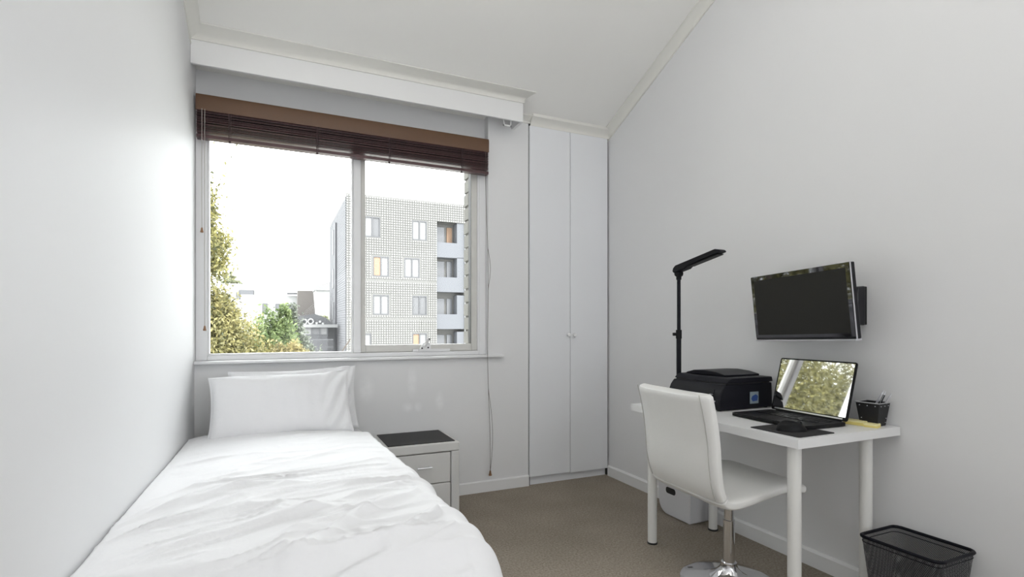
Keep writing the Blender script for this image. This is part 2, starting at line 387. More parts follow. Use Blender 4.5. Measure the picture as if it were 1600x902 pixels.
# ------------------------------------------------------------------ window
Y0, Y1 = 3.500, 3.575
win = bpy.data.objects.new('window_1', None); COL.objects.link(win); win.location = (0.47, 3.53, 0.97)
structure(win, 'white two-part window with a fixed left pane and an awning sash', 'window')
WZ0, WZ1 = .970, 2.378
fr = MB()
box('frame_jamb', (XL+.001, -.362, Y0, Y1, WZ0, WZ1), 'window_white', win, bevel=.003)
box('frame_jamb', (1.322, PX-.001, Y0, Y1, WZ0, WZ1), 'window_white', win, bevel=.003)
box('frame_head', (-.3615, 1.3215, Y0, Y1, 2.32, WZ1), 'window_white', win, bevel=.003)
box('frame_bottom', (-.3615, 1.3215, Y0, Y1, WZ0, .998), 'window_white', win, bevel=.003)
box('mullion', (.457, .503, Y0-.004, Y1, .9985, 2.3195), 'window_white', win, bevel=.003)
# beads around the fixed pane
bd = MB(); bd.box(-.3615, -.352, Y0+.012, Y1-.02, .9985, 2.319); bd.box(.447, .4565, Y0+.012, Y1-.02, .9985, 2.319); bd.box(-.352, .447, Y0+.012, Y1-.02, .9985, 1.008)
bd.build('glazing_bead', 'window_white', win)
bd2 = MB(); bd2.box(1.3105, 1.3215, Y0+.002, Y0+.012, .9985, 2.319); bd2.build('stop_bead', 'window_white', win)
sash = MB(); S0, S1 = .505, 1.3205; a, b = Y0+.014, Y1-.004
for q in ((S0, S0+.030, a, b, 1.000, 2.318), (S1-.052, S1, a, b, 1.000, 2.318), (S0+.030, S1-.052, a, b, 1.000, 1.047), (S0+.030, S1-.052, a, b, 2.28, 2.318)):
    sash.box(*q)
sash.build('sash_frame', 'sash_paint', win, bevel=.003)
box('glass_pane', (-.355, .450, 3.544, 3.548, 1.0, 2.319), 'glass', win)
box('glass_pane', (S0+.025, S1-.047, 3.546, 3.550, 1.04, 2.29), 'glass', win)
box('sash_seal', (S1-.0535, S1-.0521, a+.004, b-.001, 1.048, 2.279), 'win_frame', win)
# sill board
sill = MB(); sill.prism([(3.424, .953), (3.424, .966), (3.43, .970), (3.60, .970), (3.60, .9515), (3.43, .9515)], XL+.001, 1.483, 'x')
# only the inner part runs past the pier
sill = MB(); sill.prism([(3.424, .955), (3.424, .966), (3.429, .9695), (3.4595, .9695), (3.4595, .9505), (3.429, .9505)], XL+.001, 1.483, 'x')
sill.box(XL+.001, PX-.001, 3.4596, 3.60, .9505, .9695)
sill.build('window_sill', 'window_white', win)
# winder stay on the awning sash
st = MB(); st.box(.842, 1.105, 3.496, 3.513, .998, 1.016)
wst = st.build('winder_track', 'window_white', win, bevel=.002)
st = MB(); st.prism([(.880, 1.006), (.965, 1.006), (.965, 1.045), (.945, 1.062), (.910, 1.056)], 3.482, 3.4955, 'y'); wa = st.build('winder_body', 'window_white', win, bevel=.002)
st = MB(); st.tube([(.915, 3.478, 1.035), (.93, 3.474, 1.055), (.948, 3.47, 1.092)], [.011, .011, .009], 8); st.build('winder_handle', 'window_white', win)
for (x, y, z) in ((.903, 3.4815, 1.022), (.945, 3.4815, 1.026), (.949, 3.465, 1.083)):
    MB().lathe([(0.0055, 0), (.0055, .003)], 10, mat=Matrix.Translation((x, y, z)) @ Matrix.Rotation(PI/2, 4, 'X')).build('winder_screw', 'rubber', win)

# ------------------------------------------------------------------ wooden blind
bl = thing('wooden_blind', 'raised dark wooden slatted blind with a brown valance over the window', 'blind', (0.47, 3.44, 2.24))
BX0, BX1 = -.412, 1.366
MB().prism([(3.420, 2.394), (3.418, 2.470), (3.424, 2.486), (3.47, 2.486), (3.47, 2.474), (3.432, 2.474), (3.430, 2.394)], BX0, BX1, 'x').build('valance', 'blind_rail', bl, bevel=.0015)
box('head_rail', (BX0+.01, BX1-.01, 3.4325, 3.475, 2.43, 2.473), 'blind_rail', bl)
ns = 20; slat0 = None
for k in range(ns):
    z = 2.273+k*(2.425-2.273)/ns
    tilt = random.uniform(-.07, .10); dy = random.uniform(-.0028, .0028)
    if slat0 is None:
        slat0 = MB().prism([(-.022, -.0016), (-.0, .0006), (.022, -.0016), (.022, .0012), (0, .0034), (-.022, .0012)], BX0+.004, BX1-.003, 'x').build('slat', 'blind', bl, world=False, bevel=0.0006, seg=1)
        s_ = slat0
    else: s_ = slat0.copy(); COL.objects.link(s_); s_.parent = bl
    s_.location = (-.47, 3.446+dy-3.44, z-2.24); s_.rotation_euler = (tilt, 0, 0)
MB().prism([(-.024, -.010), (.024, -.010), (.025, .006), (.02, .010), (-.02, .010), (-.025, .006)], BX0+.004, BX1-.003, 'x', Matrix.Translation((0, 3.446, 2.249))).build('bottom_rail', 'blind', bl)
for x in (-.245, .23, .67, 1.165):
    t = MB(); t.box(x-.002, x+.002, 3.4185, 3.4200, 2.243, 2.393); t.box(x+.009, x+.011, 3.4185, 3.42, 2.243, 2.393)
    for k in range(17): t.box(x-.002, x+.011, 3.4187, 3.4198, 2.264+k*.0072, 2.2652+k*.0072)
    t.build('ladder_cord', 'tape', bl)
    MB().lathe([(.004, 0), (.007, .004), (.005, .012)], 10, (x+.003, 3.434, 2.2285)).build('cord_button', 'tape', bl)
def acorn(parent, x, y, z, s=1.0):
    MB().lathe([(.003*s, .028*s), (.005*s, .022*s), (.006*s, .014*s), (.009*s, .004*s), (.008*s, 0), (.003*s, -.001*s)], 12, (x, y, z)).build('cord_acorn', 'acorn', parent)
# short cords on the left
for x, zb in ((-.380, 1.700), (-.366, 1.145)):
    MB().tube([(x, 3.416, 2.40), (x-.001, 3.417, 2.0), (x, 3.417, zb+.026)], .0017, 6).build('pull_cord', 'cord_pale', bl)
    acorn(bl, x, 3.417, zb)
# long cord on the right hanging almost to the floor
def wig(x0, ph, a, zb):
    return [(x0+a*math.sin(ph+z*2.1)*max(0, min(1, (2.35-z)))*.6, 3.414-.0*z, z) for z in np.linspace(2.40, zb, 40)]
MB().tube([(1.340+.028*((2.40-z)/2.26)**1.0+.006*math.sin(z*5), 3.412, z) for z in np.linspace(2.40, .150, 50)], .0016, 6).build('pull_cord', 'cord', bl)
MB().tube([(1.340+.028*((2.40-z)/2.26)+.006*math.sin(z*5)+.016*math.sin(min(PI, max(0, (1.72-z)/.28*PI)))*(z > 1.44)+.020*math.sin(PI*min(1, max(0, (.72-z)/.56)))**1, 3.411, z) for z in np.linspace(2.40, .150, 70)], .0014, 6).build('pull_cord', 'cord', bl)
acorn(bl, 1.368+.004, 3.412, .123, 1.3)

# ------------------------------------------------------------------ wardrobe
wr = thing('built_in_wardrobe', 'tall narrow built-in wardrobe with two flat white doors in the corner', 'wardrobe', (2.04, 3.6, 0))
wc = MB()
for x_ in (WX+.002, XR-.0125): wc.prism([(3.464, 0), (3.58, 0), (3.58, 2.615), (3.464, 2.640)], x_, x_+.012, 'x')
wc.box(WX+.0145, XR-.0130, 3.565, 3.58, 0, 2.60); wc.box(WX+.0145, XR-.0130, 3.49, 3.5645, 2.585, 2.60)
wc.build('carcass', 'dark_gap', wr)
box('kickboard', (WX+.004, XR-.02, 3.470, 3.482, 0.0, .058), 'ward', wr)
d1 = box('door', (WX+.005, 2.0385, 3.445, 3.4635, .064, 2.645), 'ward', wr, bevel=.0012)
d2 = box('door', (2.0420, XR-.014, 3.445, 3.4635, .058, 2.645), 'ward', wr, bevel=.0012)
for d, x in ((d1, 2.016), (d2, 2.066)):
    MB().lathe([(.005, 0), (.005, .012), (.013, .018), (.015, .024), (.012, .030), (.004, .032)], 16, mat=Matrix.Translation((x, 3.4448, 1.106)) @ Matrix.Rotation(PI/2, 4, 'X')).build('knob', 'gloss_white', d)

# ------------------------------------------------------------------ bed
bed = thing('single_bed', 'single bed with a white-sheeted mattress along the left wall', 'bed', (.04, 2.4, 0))
box('bed_base', (XL+.02, .49, 1.42, 3.38, .08, .30), 'linen', bed, bevel=.01)
for x in (XL+.08, .43):
    for y in (1.50, 3.28): MB().lathe([(.02, 0), (.026, .0795)], 14, (x, y, 0)).build('leg', 'rubber', bed)
MB().prism(roundrect(XL+.006, .492, 1.40, 3.40, .07), .301, .535, 'z').build('mattress', 'linen', bed, bevel=.035, seg=4)
def sm(a, b, x):
    t = max(0.0, min(1.0, (x-a)/(b-a))); return t*t*(3-2*t)
def duvet_pt(u, v):
    # v: 0 = pillow end, 1 = foot end; u: 0 = wall, 1 = hanging hem on the right
    xe = .455
    yb = 3.26-.24*u
    y = yb+(1.22-yb)*v
    foot = max(0, (v-.93)/.07)
    # arc-length style across
    L = u*1.26
    top = xe-XL-.004
    r = .085
    def wr(x, y):
        n1 = noise.noise(Vector((x*1.5+y*.5, y*1.6-x*.5, 1.3)))
        ang = math.radians(20)
        a = x*math.cos(ang)+y*math.sin(ang)+.10*noise.noise(Vector((x*2.5, y*2.5, 7))); b = -x*math.sin(ang)+y*math.cos(ang)+.09*noise.noise(Vector((x*3, y*3, 3)))
        rd = 1-abs(noise.noise(Vector((a*1.7, b*9.0, 5.1))))*2.2
        rd2 = 1-abs(noise.noise(Vector((a*3.5+4, b*18.0, 9.1))))*2.4
        k = .45+.9*sm(2.5, 1.5, y)
        fine = noise.noise(Vector((x*14, y*17, 2)))*.0018
        return .012*n1+k*(.016*max(0, rd)**3+.0055*max(0, rd2)**3)+fine
    def ridge(x, y, p, q, w, h):
        px, py = q[0]-p[0], q[1]-p[1]; l2 = px*px+py*py; t = ((x-p[0])*px+(y-p[1])*py)/l2
        tt = max(0, min(1, t)); d = math.hypot(x-p[0]-px*tt, y-p[1]-py*tt); return h*math.exp(-(d/w)**2)*(.4+.6*math.sin(PI*max(0.03, min(.97, tt))))
    if L < top:
        x = XL+.002+L; z = .580+.034*sm(3.3, 1.5, y)
        z += .018*math.sin(PI*min(1, L/top))
        z += wr(x, y)*(.25+.75*sm(0, .16, L))
        for (p, q, w, h) in (((.02, 1.30), (.47, 1.80), .020, .020), ((-.25, 1.50), (.25, 1.66), .022, .016), ((.10, 1.62), (.46, 1.92), .018, .016), ((-.35, 1.85), (-.02, 2.02), .022, .012),
                             ((-.1, 2.2), (.3, 2.45), .020, .009), ((-.35, 2.5), (-.05, 2.62), .022, .009), ((.26, 1.32), (.46, 1.55), .016, .018), ((.05, 2.75), (.33, 2.93), .022, .008), ((-.3, 2.98), (.1, 2.84), .018, .007)):
            z += ridge(x, y, p, q, w, h)
        # soften towards the wall and side edge
        z -= .006*sm(.05, 0, L)+(.05 if L < .004 else 0)
        z -= .006*sm(top-.12, top, L)
    else:
        z0 = .580+.034*sm(3.3, 1.5, y)-.006+wr(xe, y)*.7
        s = L-top; arc = r*PI/2
        if s < arc:
            a = s/r; x = xe+r*math.sin(a); z = z0-r*(1-math.cos(a))
        else:
            dd = s-arc; x = xe+r+dd*.07; z = z0-r-dd*.99
        amp = sm(.0, .25, s)*(.3+.7*sm(2.9, 1.9, y))
        x += amp*(.026*math.sin(y*21+2*noise.noise(Vector((y*3, 0, 4))))+.022*noise.noise(Vector((y*6, z*2, 8))))-.035*sm(1.8, 2.9, y)*sm(0, .1, s)
        z -= 0
    # drop at the pillow end
    if v < .035: z -= .045*(1-v/.035)**2
    if foot > 0: z -= .10*foot**1.6
    return (x, y, max(z, .12))
dv = MB(); dv.grid(duvet_pt, 190, 260)
dv = dv.build('duvet', 'linen', None, angle=180)
dm = dv.modifiers.new('solid', 'SOLIDIFY'); dm.thickness = .012; dm.offset = -1
tag(dv, 'rumpled plain white duvet spread over the single bed', 'duvet')

def pillow(name, label, w, h, th, mt, seed, mat='linen2', group=None):
    def surf(side):
        def fn(u, v):
            a, b = u*2-1, v*2-1
            # outline pulled in along the edges, corners pointed
            ox = 1-.055*(1-b*b)*abs(a)**3*0-.0; 
            x = a*w/2*(1-.05*(1-abs(b)**2.2)*abs(a)); y = b*h/2*(1-.07*(1-abs(a)**2.4)*abs(b))
            e = max(0, (1-abs(a)**3.0))*max(0, (1-abs(b)**3.0))
            f = th*.5*e**.42
            n = noise.noise(Vector((x*5, y*5, seed)))*.016*e**.5
            n += (1-abs(noise.noise(Vector((x*16+seed, y*3.5, seed*2))))*2)*.0028*(1-e*.5)*(e > .02)
            # gathered creases at the right-hand side
            if a > .45: n += .012*math.sin((y*.6-x)*70+3*noise.noise(Vector((x*4, y*4, seed))))*sm(.45, .8, a)*sm(1, .88, a)*.8
            n += noise.noise(Vector((x*22, y*14, seed+4)))*.0022*e**.3
            z = side*(f+n*side*side)
            z += .012*math.sin(a*5+seed)*(1-e)*sm(.9, 1, max(abs(a), abs(b)))
            return mt @ Vector((x, y, z))
        return fn
    m = MB(); m.grid(surf(1), 70, 48); m2 = MB(); m2.grid(surf(-1), 70, 48)
    m.add(m2.v, [f[::-1] for f in m2.f])
    o = m.build(name, mat, None, angle=180)
    md = o.modifiers.new('weld', 'WELD'); md.merge_threshold = .0004
    return tag(o, label, 'pillow', group)
def basis(c, xdir, ydir):
    x = Vector(xdir).normalized(); y = Vector(ydir); y = (y-x*y.dot(x)).normalized(); z = x.cross(y)
    return Matrix.Translation(c) @ Matrix((x, y, z)).transposed().to_4x4()
pillow('pillow', 'front white pillow, larger and facing the room, propped on the bed head end', .73, .375, .14,
       basis((.036, 3.150, .735), (1, .02, .012), (0, .46, .88)), 3.0, group='white pillows on the bed')
pillow('pillow', 'rear white pillow standing behind the front pillow against the window wall', .70, .38, .09,
       basis((.105, 3.305, .738), (1, .0, .022), (0, .25, .97)), 11.0, group='white pillows on the bed')

# ------------------------------------------------------------------ nightstand
NX0, NX1, NY0, NY1, NZ = .560, 1.018, 3.030, 3.425, .471
nsd = thing('nightstand', 'pale upholstered nightstand with two drawers and a dark top beside the bed', 'nightstand', (.79, 3.2, 0))
fb = MB(); w = .052
box('side_panel', (NX0, NX0+w, NY0, NY1, .012, NZ-.055), 'leather', nsd, bevel=.008, seg=3)
box('side_panel', (NX1-w, NX1, NY0, NY1, .012, NZ-.055), 'leather', nsd, bevel=.008, seg=3)
box('top_frame', (NX0, NX1, NY0, NY1, NZ-.0545, NZ), 'leather', nsd, bevel=.008, seg=3)
box('glass_top', (NX0+.03, NX1-.022, NY0+.022, NY1-.012, NZ+.0002, NZ+.004), 'black_glass', nsd, bevel=.001)
box('bottom_rail', (NX0+w, NX1-w, NY0, NY1, .012, .052), 'leather', nsd, bevel=.005)
box('back_panel', (NX0+w, NX1-w, NY1-.02, NY1, .053, NZ-.056), 'leather', nsd)
for z0, z1 in ((.054, .228), (.232, .412)):
    dr = box('drawer', (NX0+w+.003, NX1-w-.003, NY0+.006, NY1-.03, z0, z1), 'leather', nsd, bevel=.006, seg=3)
    zm = (z0+z1)/2+.012; xm = .80
    hd = MB(); hd.tube([(xm-.044, NY0-.012, zm), (xm+.044, NY0-.012, zm)], .0045, 10)
    for x in (xm-.036, xm+.036): hd.tube([(x, NY0+.0055, zm), (x, NY0-.012, zm)], .0035, 8)
    hd.build('handle', 'steel', dr)
for x in (NX0+.03, NX1-.03):
    for y in (NY0+.03, NY1-.03): MB().lathe([(.015, 0), (.015, .0118)], 12, (x, y, 0)).build('foot', 'rubber', nsd)

# ------------------------------------------------------------------ desk
DX0, DX1, DY0, DY1, DZ = 1.762, 2.384, 1.330, 2.332, .747
desk = thing('desk', 'white rectangular desk with round white legs against the right wall', 'desk', (2.07, 1.83, 0))
box('tabletop', (DX0, DX1, DY0, DY1, DZ-.036, DZ), 'desk', desk, bevel=.0012)
leg0 = None
for (x, y) in ((1.850, 2.262), (2.290, 2.268), (1.812, 1.385), (2.268, 1.400)):
    if leg0 is None:
        leg0 = MB().lathe([(.0240, .006), (.0245, .35), (.0250, DZ-.0375)], 28).build('leg', 'leg', desk, world=False)
        ft0 = MB().lathe([(.027, 0), (.027, .007), (.024, .009)], 24).build('foot', 'rubber', leg0, world=False)
        l_ = leg0
    else:
        l_ = leg0.copy(); COL.objects.link(l_); l_.parent = desk
        f_ = ft0.copy(); COL.objects.link(f_); f_.parent = l_
    l_.location = (x-2.07, y-1.83, 0)

# ------------------------------------------------------------------ desk chair
CH = (1.878, 1.765, 0)
chair = thing('desk_chair', 'white vinyl swivel chair with a chrome column pulled up to the desk', 'chair', CH, (0, 0, math.radians(-3.5)))
# side profile of the shell: centre line from seat front to top of back (x forward, z up)
def smooth_path(ctrl, n):
    out = []
    for i in range(len(ctrl)-1):
        p0 = ctrl[max(i-1, 0)]; p1 = ctrl[i]; p2 = ctrl[i+1]; p3 = ctrl[min(i+2, len(ctrl)-1)]
        for k in range(n):
            t = k/n
            out.append(tuple(.5*((2*p1[j])+(-p0[j]+p2[j])*t+(2*p0[j]-5*p1[j]+4*p2[j]-p3[j])*t*t+(-p0[j]+3*p1[j]-3*p2[j]+p3[j])*t**3) for j in range(2)))
    out.append(ctrl[-1]); return out
back_ctrl = [(-.236, .470), (-.262, .520), (-.282, .60), (-.298, .70), (-.322, .80), (-.352, .895)]
seat_ctrl = [(.205, .470), (.10, .482), (.0, .470), (-.10, .452), (-.175, .445), (-.215, .452), (-.236, .470)]
def shell(ctrl, thick, half, name, mat='chair', bend=0.0, round_end=None):
    path = smooth_path(ctrl, 6); n = len(path); rings = []
    mb = MB(); NC = 26
    for i, (x, z) in enumerate(path):
        a = path[max(i-1, 0)]; b = path[min(i+1, n-1)]; tx, tz = b[0]-a[0], b[1]-a[1]; l = math.hypot(tx, tz); nx, nz = -tz/l, tx/l
        t = thick/2; hw = half
        if i == 0 or i == n-1: t *= .80; hw -= .006
        ring = []
        for k in range(NC):
            an = 2*PI*k/NC; ca, sa = math.cos(an), math.sin(an)
            e = .28 if True else 1
            yy = hw*math.copysign(abs(ca)**e, ca); tt = t*math.copysign(abs(sa)**.55, sa)
            bb = bend*(yy/half)**2*(i/n if bend else 0)
            ring.append((x+nx*tt+bb, yy, z+nz*tt))
        rings.append(ring)
    vs = [p for r in rings for p in r]
    fs = [(j*NC+k, j*NC+(k+1) % NC, (j+1)*NC+(k+1) % NC, (j+1)*NC+k) for j in range(n-1) for k in range(NC)]
    fs += [tuple(range(NC))[::-1], tuple(range((n-1)*NC, n*NC))]
    mb.add(vs, fs)
    return mb.build(name, mat, chair, world=False, angle=50, bevel=.004), path
shell(seat_ctrl, .050, .235, 'seat')
bk, bpath = shell(back_ctrl, .050, .235, 'backrest', bend=.045)
# piping seams on the back edges
for sgn in (-1, 1):
    for off in (.0255, -.0255):
        pass
    pts = []
    n = len(bpath)
    for i, (x, z) in enumerate(bpath): pts.append((x+.0245+.045*.78*(i/n)-.052*1.0+0.0, sgn*.2085, z))
    MB().tube(pts, .0022, 6).build('piping', 'seam', bk, world=False)
    pts = [(x-.0+.0255, sgn*.222, z+.026) for x, z in smooth_path(seat_ctrl, 5)[:24]]
# chrome parts
MB().lathe([(.075, .432), (.078, .436), (.078, .442)], 24).build('seat_plate', 'chrome', chair, world=False)
MB().lathe([(.0255, .055), (.0255, .29), (.021, .292), (.021, .435)], 28).build('gas_column', 'chrome', chair, world=False)
MB().lathe([(.028, .10), (.034, .098), (.036, .085), (.040, .072), (.060, .050), (.085, .036)], 40).build('column_collar', 'chrome', chair, world=False)
MB().lathe([(.205, .0), (.212, .004), (.212, .010), (.19, .020), (.10, .034), (.05, .040)], 64).build('base', 'chrome', chair, world=False)

# ------------------------------------------------------------------ printer
pr = thing('printer', 'black all-in-one printer at the window end of the desk', 'printer', (2.17, 2.11, DZ))
PY0, PY1 = 1.925, 2.300
body = [(1.995, .751), (1.990, .79), (1.996, .825), (2.008, .852), (2.030, .8775), (2.355, .8775), (2.360, .751)]
MB().prism(body, PY0+.004, PY1, 'y').build('body', 'satin_black', pr, bevel=.006, seg=3)
lid = [(2.036, .8835), (2.056, .903), (2.070, .9085), (2.352, .9085), (2.358, .8835)]
MB().prism(lid, PY0, PY1+.002, 'y').build('scanner_lid', 'satin_black', pr, bevel=.004, seg=2)
adf = MB(); adf.grid(lambda u, v: (2.085+.25*u, 1.995+.285*v, .909+.020*math.sin(PI*min(1, v*1.0))**.5*(.6+.4*u)*(1 if 0 < v < 1 else 1)), 10, 16)
am = MB()
prof = [(1.998, .9087), (1.998, .917), (2.06, .929), (2.14, .934), (2.22, .930), (2.272, .916), (2.285, .9087)]
am.prism(prof, 2.10, 2.345, 'x'); am.build('document_feeder_cover', 'satin_black', pr, bevel=.003)
MB().prism([(2.041, .8776), (2.345, .8776), (2.345, .8834), (2.041, .8834)], PY0+.012, PY1-.01, 'y').build('lid_hinge_gap', 'rubber', pr)
MB().prism([(1.9915, .795), (1.9975, .8275), (2.0085, .8515), (2.0065, .8535), (1.994, .8285), (1.988, .796)], PY0+.05, PY1-.05, 'y').build('control_panel', 'satin_black', pr)
box('paper_tray', (1.975, 1.9905, 1.985, 2.24, .756, .782), 'gloss_black', pr, bevel=.003)
box('status_light', (1.9885, 1.9945, 1.975, 1.995, .8265, .8295), 'silver', pr)
box('memory_slot', (1.9865, 1.9893, 1.955, 1.972, .793, .799), 'silver', pr)
for x in (2.01, 2.33):
    for y in (1.95, 2.27): MB().lathe([(.010, 0), (.010, .0045)], 12, (x, y, DZ)).build('foot', 'rubber', pr)
stk = box('sticker', (2.196, 2.256, PY0+.0025, PY0+.0038, .775, .835), 'sticker', pr)
MB().prism([(2.214, .786), (2.246, .789), (2.252, .812), (2.236, .822), (2.212, .814), (2.204, .800)], PY0+.0018, PY0+.0025, 'y').build('sticker_print', 'sticker_blue', stk)

# ------------------------------------------------------------------ desk lamp
lx, ly = 2.112, 2.350
lampo = thing('desk_lamp', 'tall black clamp lamp with a long flat head behind the printer', 'lamp', (lx, ly, DZ))
cj = MB(); cj.box(lx-.02, lx+.02, 2.29, 2.366, DZ+.0005, DZ+.014); cj.box(lx-.02, lx+.02, 2.3345, 2.366, DZ-.075, DZ+.0004); cj.box(lx-.02, lx+.02, 2.29, 2.3344, DZ-.075, DZ-.064)
cj.build('clamp', 'plastic_black', lampo, bevel=.002)
MB().lathe([(.016, -.004), (.016, 0), (.005, .001), (.005, .027)], 14, (lx, 2.312, DZ-.0642)).build('clamp_screw', 'steel', lampo)
MB().lathe([(.0135, .014), (.0135, .38)], 20, (lx, ly, DZ)).build('pole', 'satin_black', lampo)
MB().lathe([(.0105, .37), (.0105, .735)], 20, (lx, ly, DZ)).build('upper_pole', 'satin_black', lampo)
kb = MB(); kb.lathe([(.0165, .352), (.0165, .402)], 20, (lx, ly, DZ)); kb.tube([(lx, ly, DZ+.377), (lx-.030, ly+.016, DZ+.377)], .009, 12); kb.build('height_knob', 'plastic_black', lampo)
jt = MB(); jt.tube([(lx-.018, ly, DZ+.725), (lx+.018, ly, DZ+.725)], .017, 14); jt.lathe([(.014, .69), (.016, .725)], 16, (lx, ly, DZ)); jt.build('head_joint', 'plastic_black', lampo)
R_ = Matrix.Translation((lx, ly+.028, DZ+.738)) @ Matrix.Rotation(math.radians(10.5), 4, 'X').inverted()
hp = [(0, -.006), (-.01, .012), (-.03, .022), (-.33, .022), (-.358, .010), (-.365, -.004), (-.12, -.010), (-.10, -.018), (-.01, -.018)]
MB().prism(hp, lx-.026, lx+.026, 'x', Matrix.Translation((0, ly+.030, DZ+.745)) @ Matrix.Rotation(math.radians(-10.5), 4, 'X')).build('lamp_head', 'satin_black', lampo, bevel=.006, seg=3)
MB().box(lx-.020, lx+.020, -.345, -.13, -.0125, -.0085, Matrix.Translation((0, ly+.030, DZ+.745)) @ Matrix.Rotation(math.radians(-10.5), 4, 'X')).build('diffuser', 'plastic_black', lampo)

# ------------------------------------------------------------------ laptop
LYAW = math.radians(-92.9); LT = .262; LW, LH = .385, .256
lap = thing('laptop', 'open black laptop whose glossy screen mirrors the garden trees', 'laptop', (2.188, 1.617, DZ), (0, 0, LYAW))
# local frame: x along the hinge (towards the camera), y towards the wall side
BD = .245
base = MB().prism(roundrect(-LW/2, LW/2, -BD, .004, .012), .003, .018, 'z').build('base', 'plastic_black', lap, world=False, bevel=.002)
# keyboard
key0 = None
kd = MB().box(-.165, .165, -.135, -.028, .0182, .0188).build('keyboard_deck', 'satin_black', base, world=False)
rows = [(14, 0), (14, .006), (13, .010), (12, .014), (9, .0)]
for r_i, (nk, off) in enumerate(rows):
    yk = -.040-r_i*.0205
    for k in range(nk):
        wk = .0195
        x = -.158+off+k*(.0228 if nk > 9 else .0355)
        if nk == 9: wk = .032
        if key0 is None:
            key0 = MB().box(0, 1, -.0085, .0085, 0, .0016).build('key', 'plastic_black', base, world=False); q = key0
        else: q = key0.copy(); COL.objects.link(q); q.parent = base
        q.location = (x, yk, .0189); q.scale = (wk, 1, 1)
box('touchpad', (-.055, .055, -.225, -.148, .0181, .0186), 'pad', base, world=False)
MB().tube([(-LW/2+.03, .008, .016), (LW/2-.03, .008, .016)], .007, 12).build('hinge', 'plastic_black', lap, world=False)
T = Matrix.Translation((0, .004, .020)) @ Matrix.Rotation(-LT, 4, 'X')
# lid standing up: x along, z up the lid, y = thickness (towards -y is the user)
lidm = MB().prism(roundrect(-LW/2, LW/2, 0, LH, .010), -.0, .007, 'y', T).build('lid', 'plastic_black', lap, world=False, bevel=.0012)
MB().box(-LW/2+.008, LW/2-.008, -.0008, .0-.0001, .016, LH-.007, T).build('screen', 'mirror_screen', lidm, world=False)
MB().box(-LW/2+.02, LW/2-.02, -.0016, -.0009, .006, .012, T).build('hinge_trim', 'steel', lidm, world=False)
for x in (-.17, .17):
    for y in (-.225, -.02): MB().lathe([(.007, 0), (.007, .003)], 10, (x, y, 0)).build('foot', 'rubber', base, world=False)

# ------------------------------------------------------------------ wall monitor
mon = thing('wall_monitor', 'black flat monitor tilted on a bracket on the right wall', 'monitor', (2.214, 1.675, 1.268))
RM = Matrix.Rotation(-1.693, 4, 'Z') @ Matrix.Rotation(.090, 4, 'X') @ Matrix.Rotation(-.028, 4, 'Y')
MW, MH = .56, .322
def MP(x0, x1, z0, z1, y0, y1, name, mat, parent, bevel=0.0):
    return MB().box(x0, x1, y0, y1, z0, z1, RM).build(name, mat, parent, world=False, bevel=bevel)
case = MP(-MW/2, MW/2, -MH/2, MH/2, .000, .030, 'case', 'gloss_black', mon, .004)
bz = MB()
for q in ((-MW/2+.002, MW/2-.002, -MH/2+.010, -MH/2+.024), (-MW/2+.002, MW/2-.002, MH/2-.022, MH/2-.002), (-MW/2+.002, -MW/2+.020, -MH/2+.024, MH/2-.022), (MW/2-.020, MW/2-.002, -MH/2+.024, MH/2-.022)):
    bz.box(q[0], q[1], -.0012, -.0002, q[2], q[3], RM)
bz.build('bezel', 'mon_bezel', mon, world=False)
MP(-MW/2+.020, MW/2-.020, -MH/2+.024, MH/2-.022, -.0008, -.0002, 'screen', 'matte_screen', mon)
MP(-MW/2, MW/2, -MH/2-.008, -MH/2-.0002, -.004, .030, 'bottom_strip', 'silver', mon, .002)
MP(MW/2+.0002, MW/2+.0022, -MH/2, MH/2, .0, .006, 'edge_strip', 'silver', mon)
MP(-.10, .10, -.09, .09, .0305, .055, 'rear_housing', 'plastic_black', mon, .01)
# bracket in world coordinates (relative to the monitor root)
mk = MB(); mk.prism([(2.372, 1.175), (2.3915, 1.175), (2.3915, 1.345), (2.372, 1.345)], 1.47, 1.62, 'y'); mk.build('wall_plate', 'plastic_black', mon, bevel=.003)
mk = MB()
arc = [(2.262+.022*0, 1.19), (2.371, 1.176), (2.371, 1.344), (2.262, 1.33)]
n = 10; poly = []
mk.prism([(2.315, 1.176), (2.3715, 1.172), (2.3715, 1.347), (2.315, 1.342)], 1.462, 1.50, 'y')
mk.build('bracket_cover', 'gloss_black', mon, bevel=.008, seg=3)
mk = MB(); mk.tube([(2.355, 1.545, 1.262), (2.285, 1.625, 1.262), (2.262, 1.668, 1.262)], .016, 12); mk.build('bracket_arm', 'plastic_black', mon)

# ------------------------------------------------------------------ small desk things
mp = MB().prism(roundrect(1.795, 2.005, 1.352, 1.580, .012), DZ+.0002, DZ+.003, 'z').build('mouse_mat', 'pad', None, bevel=.001)
tag(mp, 'thin black mouse mat at the near corner of the desk', 'mouse mat')
ms = thing('computer_mouse', 'rounded black computer mouse on the black mouse mat', 'mouse', (1.884, 1.453, DZ+.003), (0, 0, math.radians(-28)))
def mouse_fn(u, v):
    a = u*2*PI; 
    r = math.sin(v*PI/2)
    x = .060*r*math.cos(a); y = .034*r*math.sin(a)*(1+.10*math.cos(a)); 
    z = .040*(1-r**2.6)**.62*(1-.22*(x/.06))*(1 if True else 0)
    return (x, y, z)
MB().grid(mouse_fn, 40, 14).build('shell', 'plastic_black', ms, world=False, angle=60)
MB().tube([(.030+.010*math.cos(t), 0, .0275+.010*math.sin(t)) for t in np.linspace(0, 2*PI, 14)], .0035, 8).build('scroll_wheel', 'rubber', ms, world=False)
MB().tube([(.056, 0, .010), (.035, 0, .0285), (.010, 0, .0362)], .0008, 6).build('button_seam', 'rubber', ms, world=False)

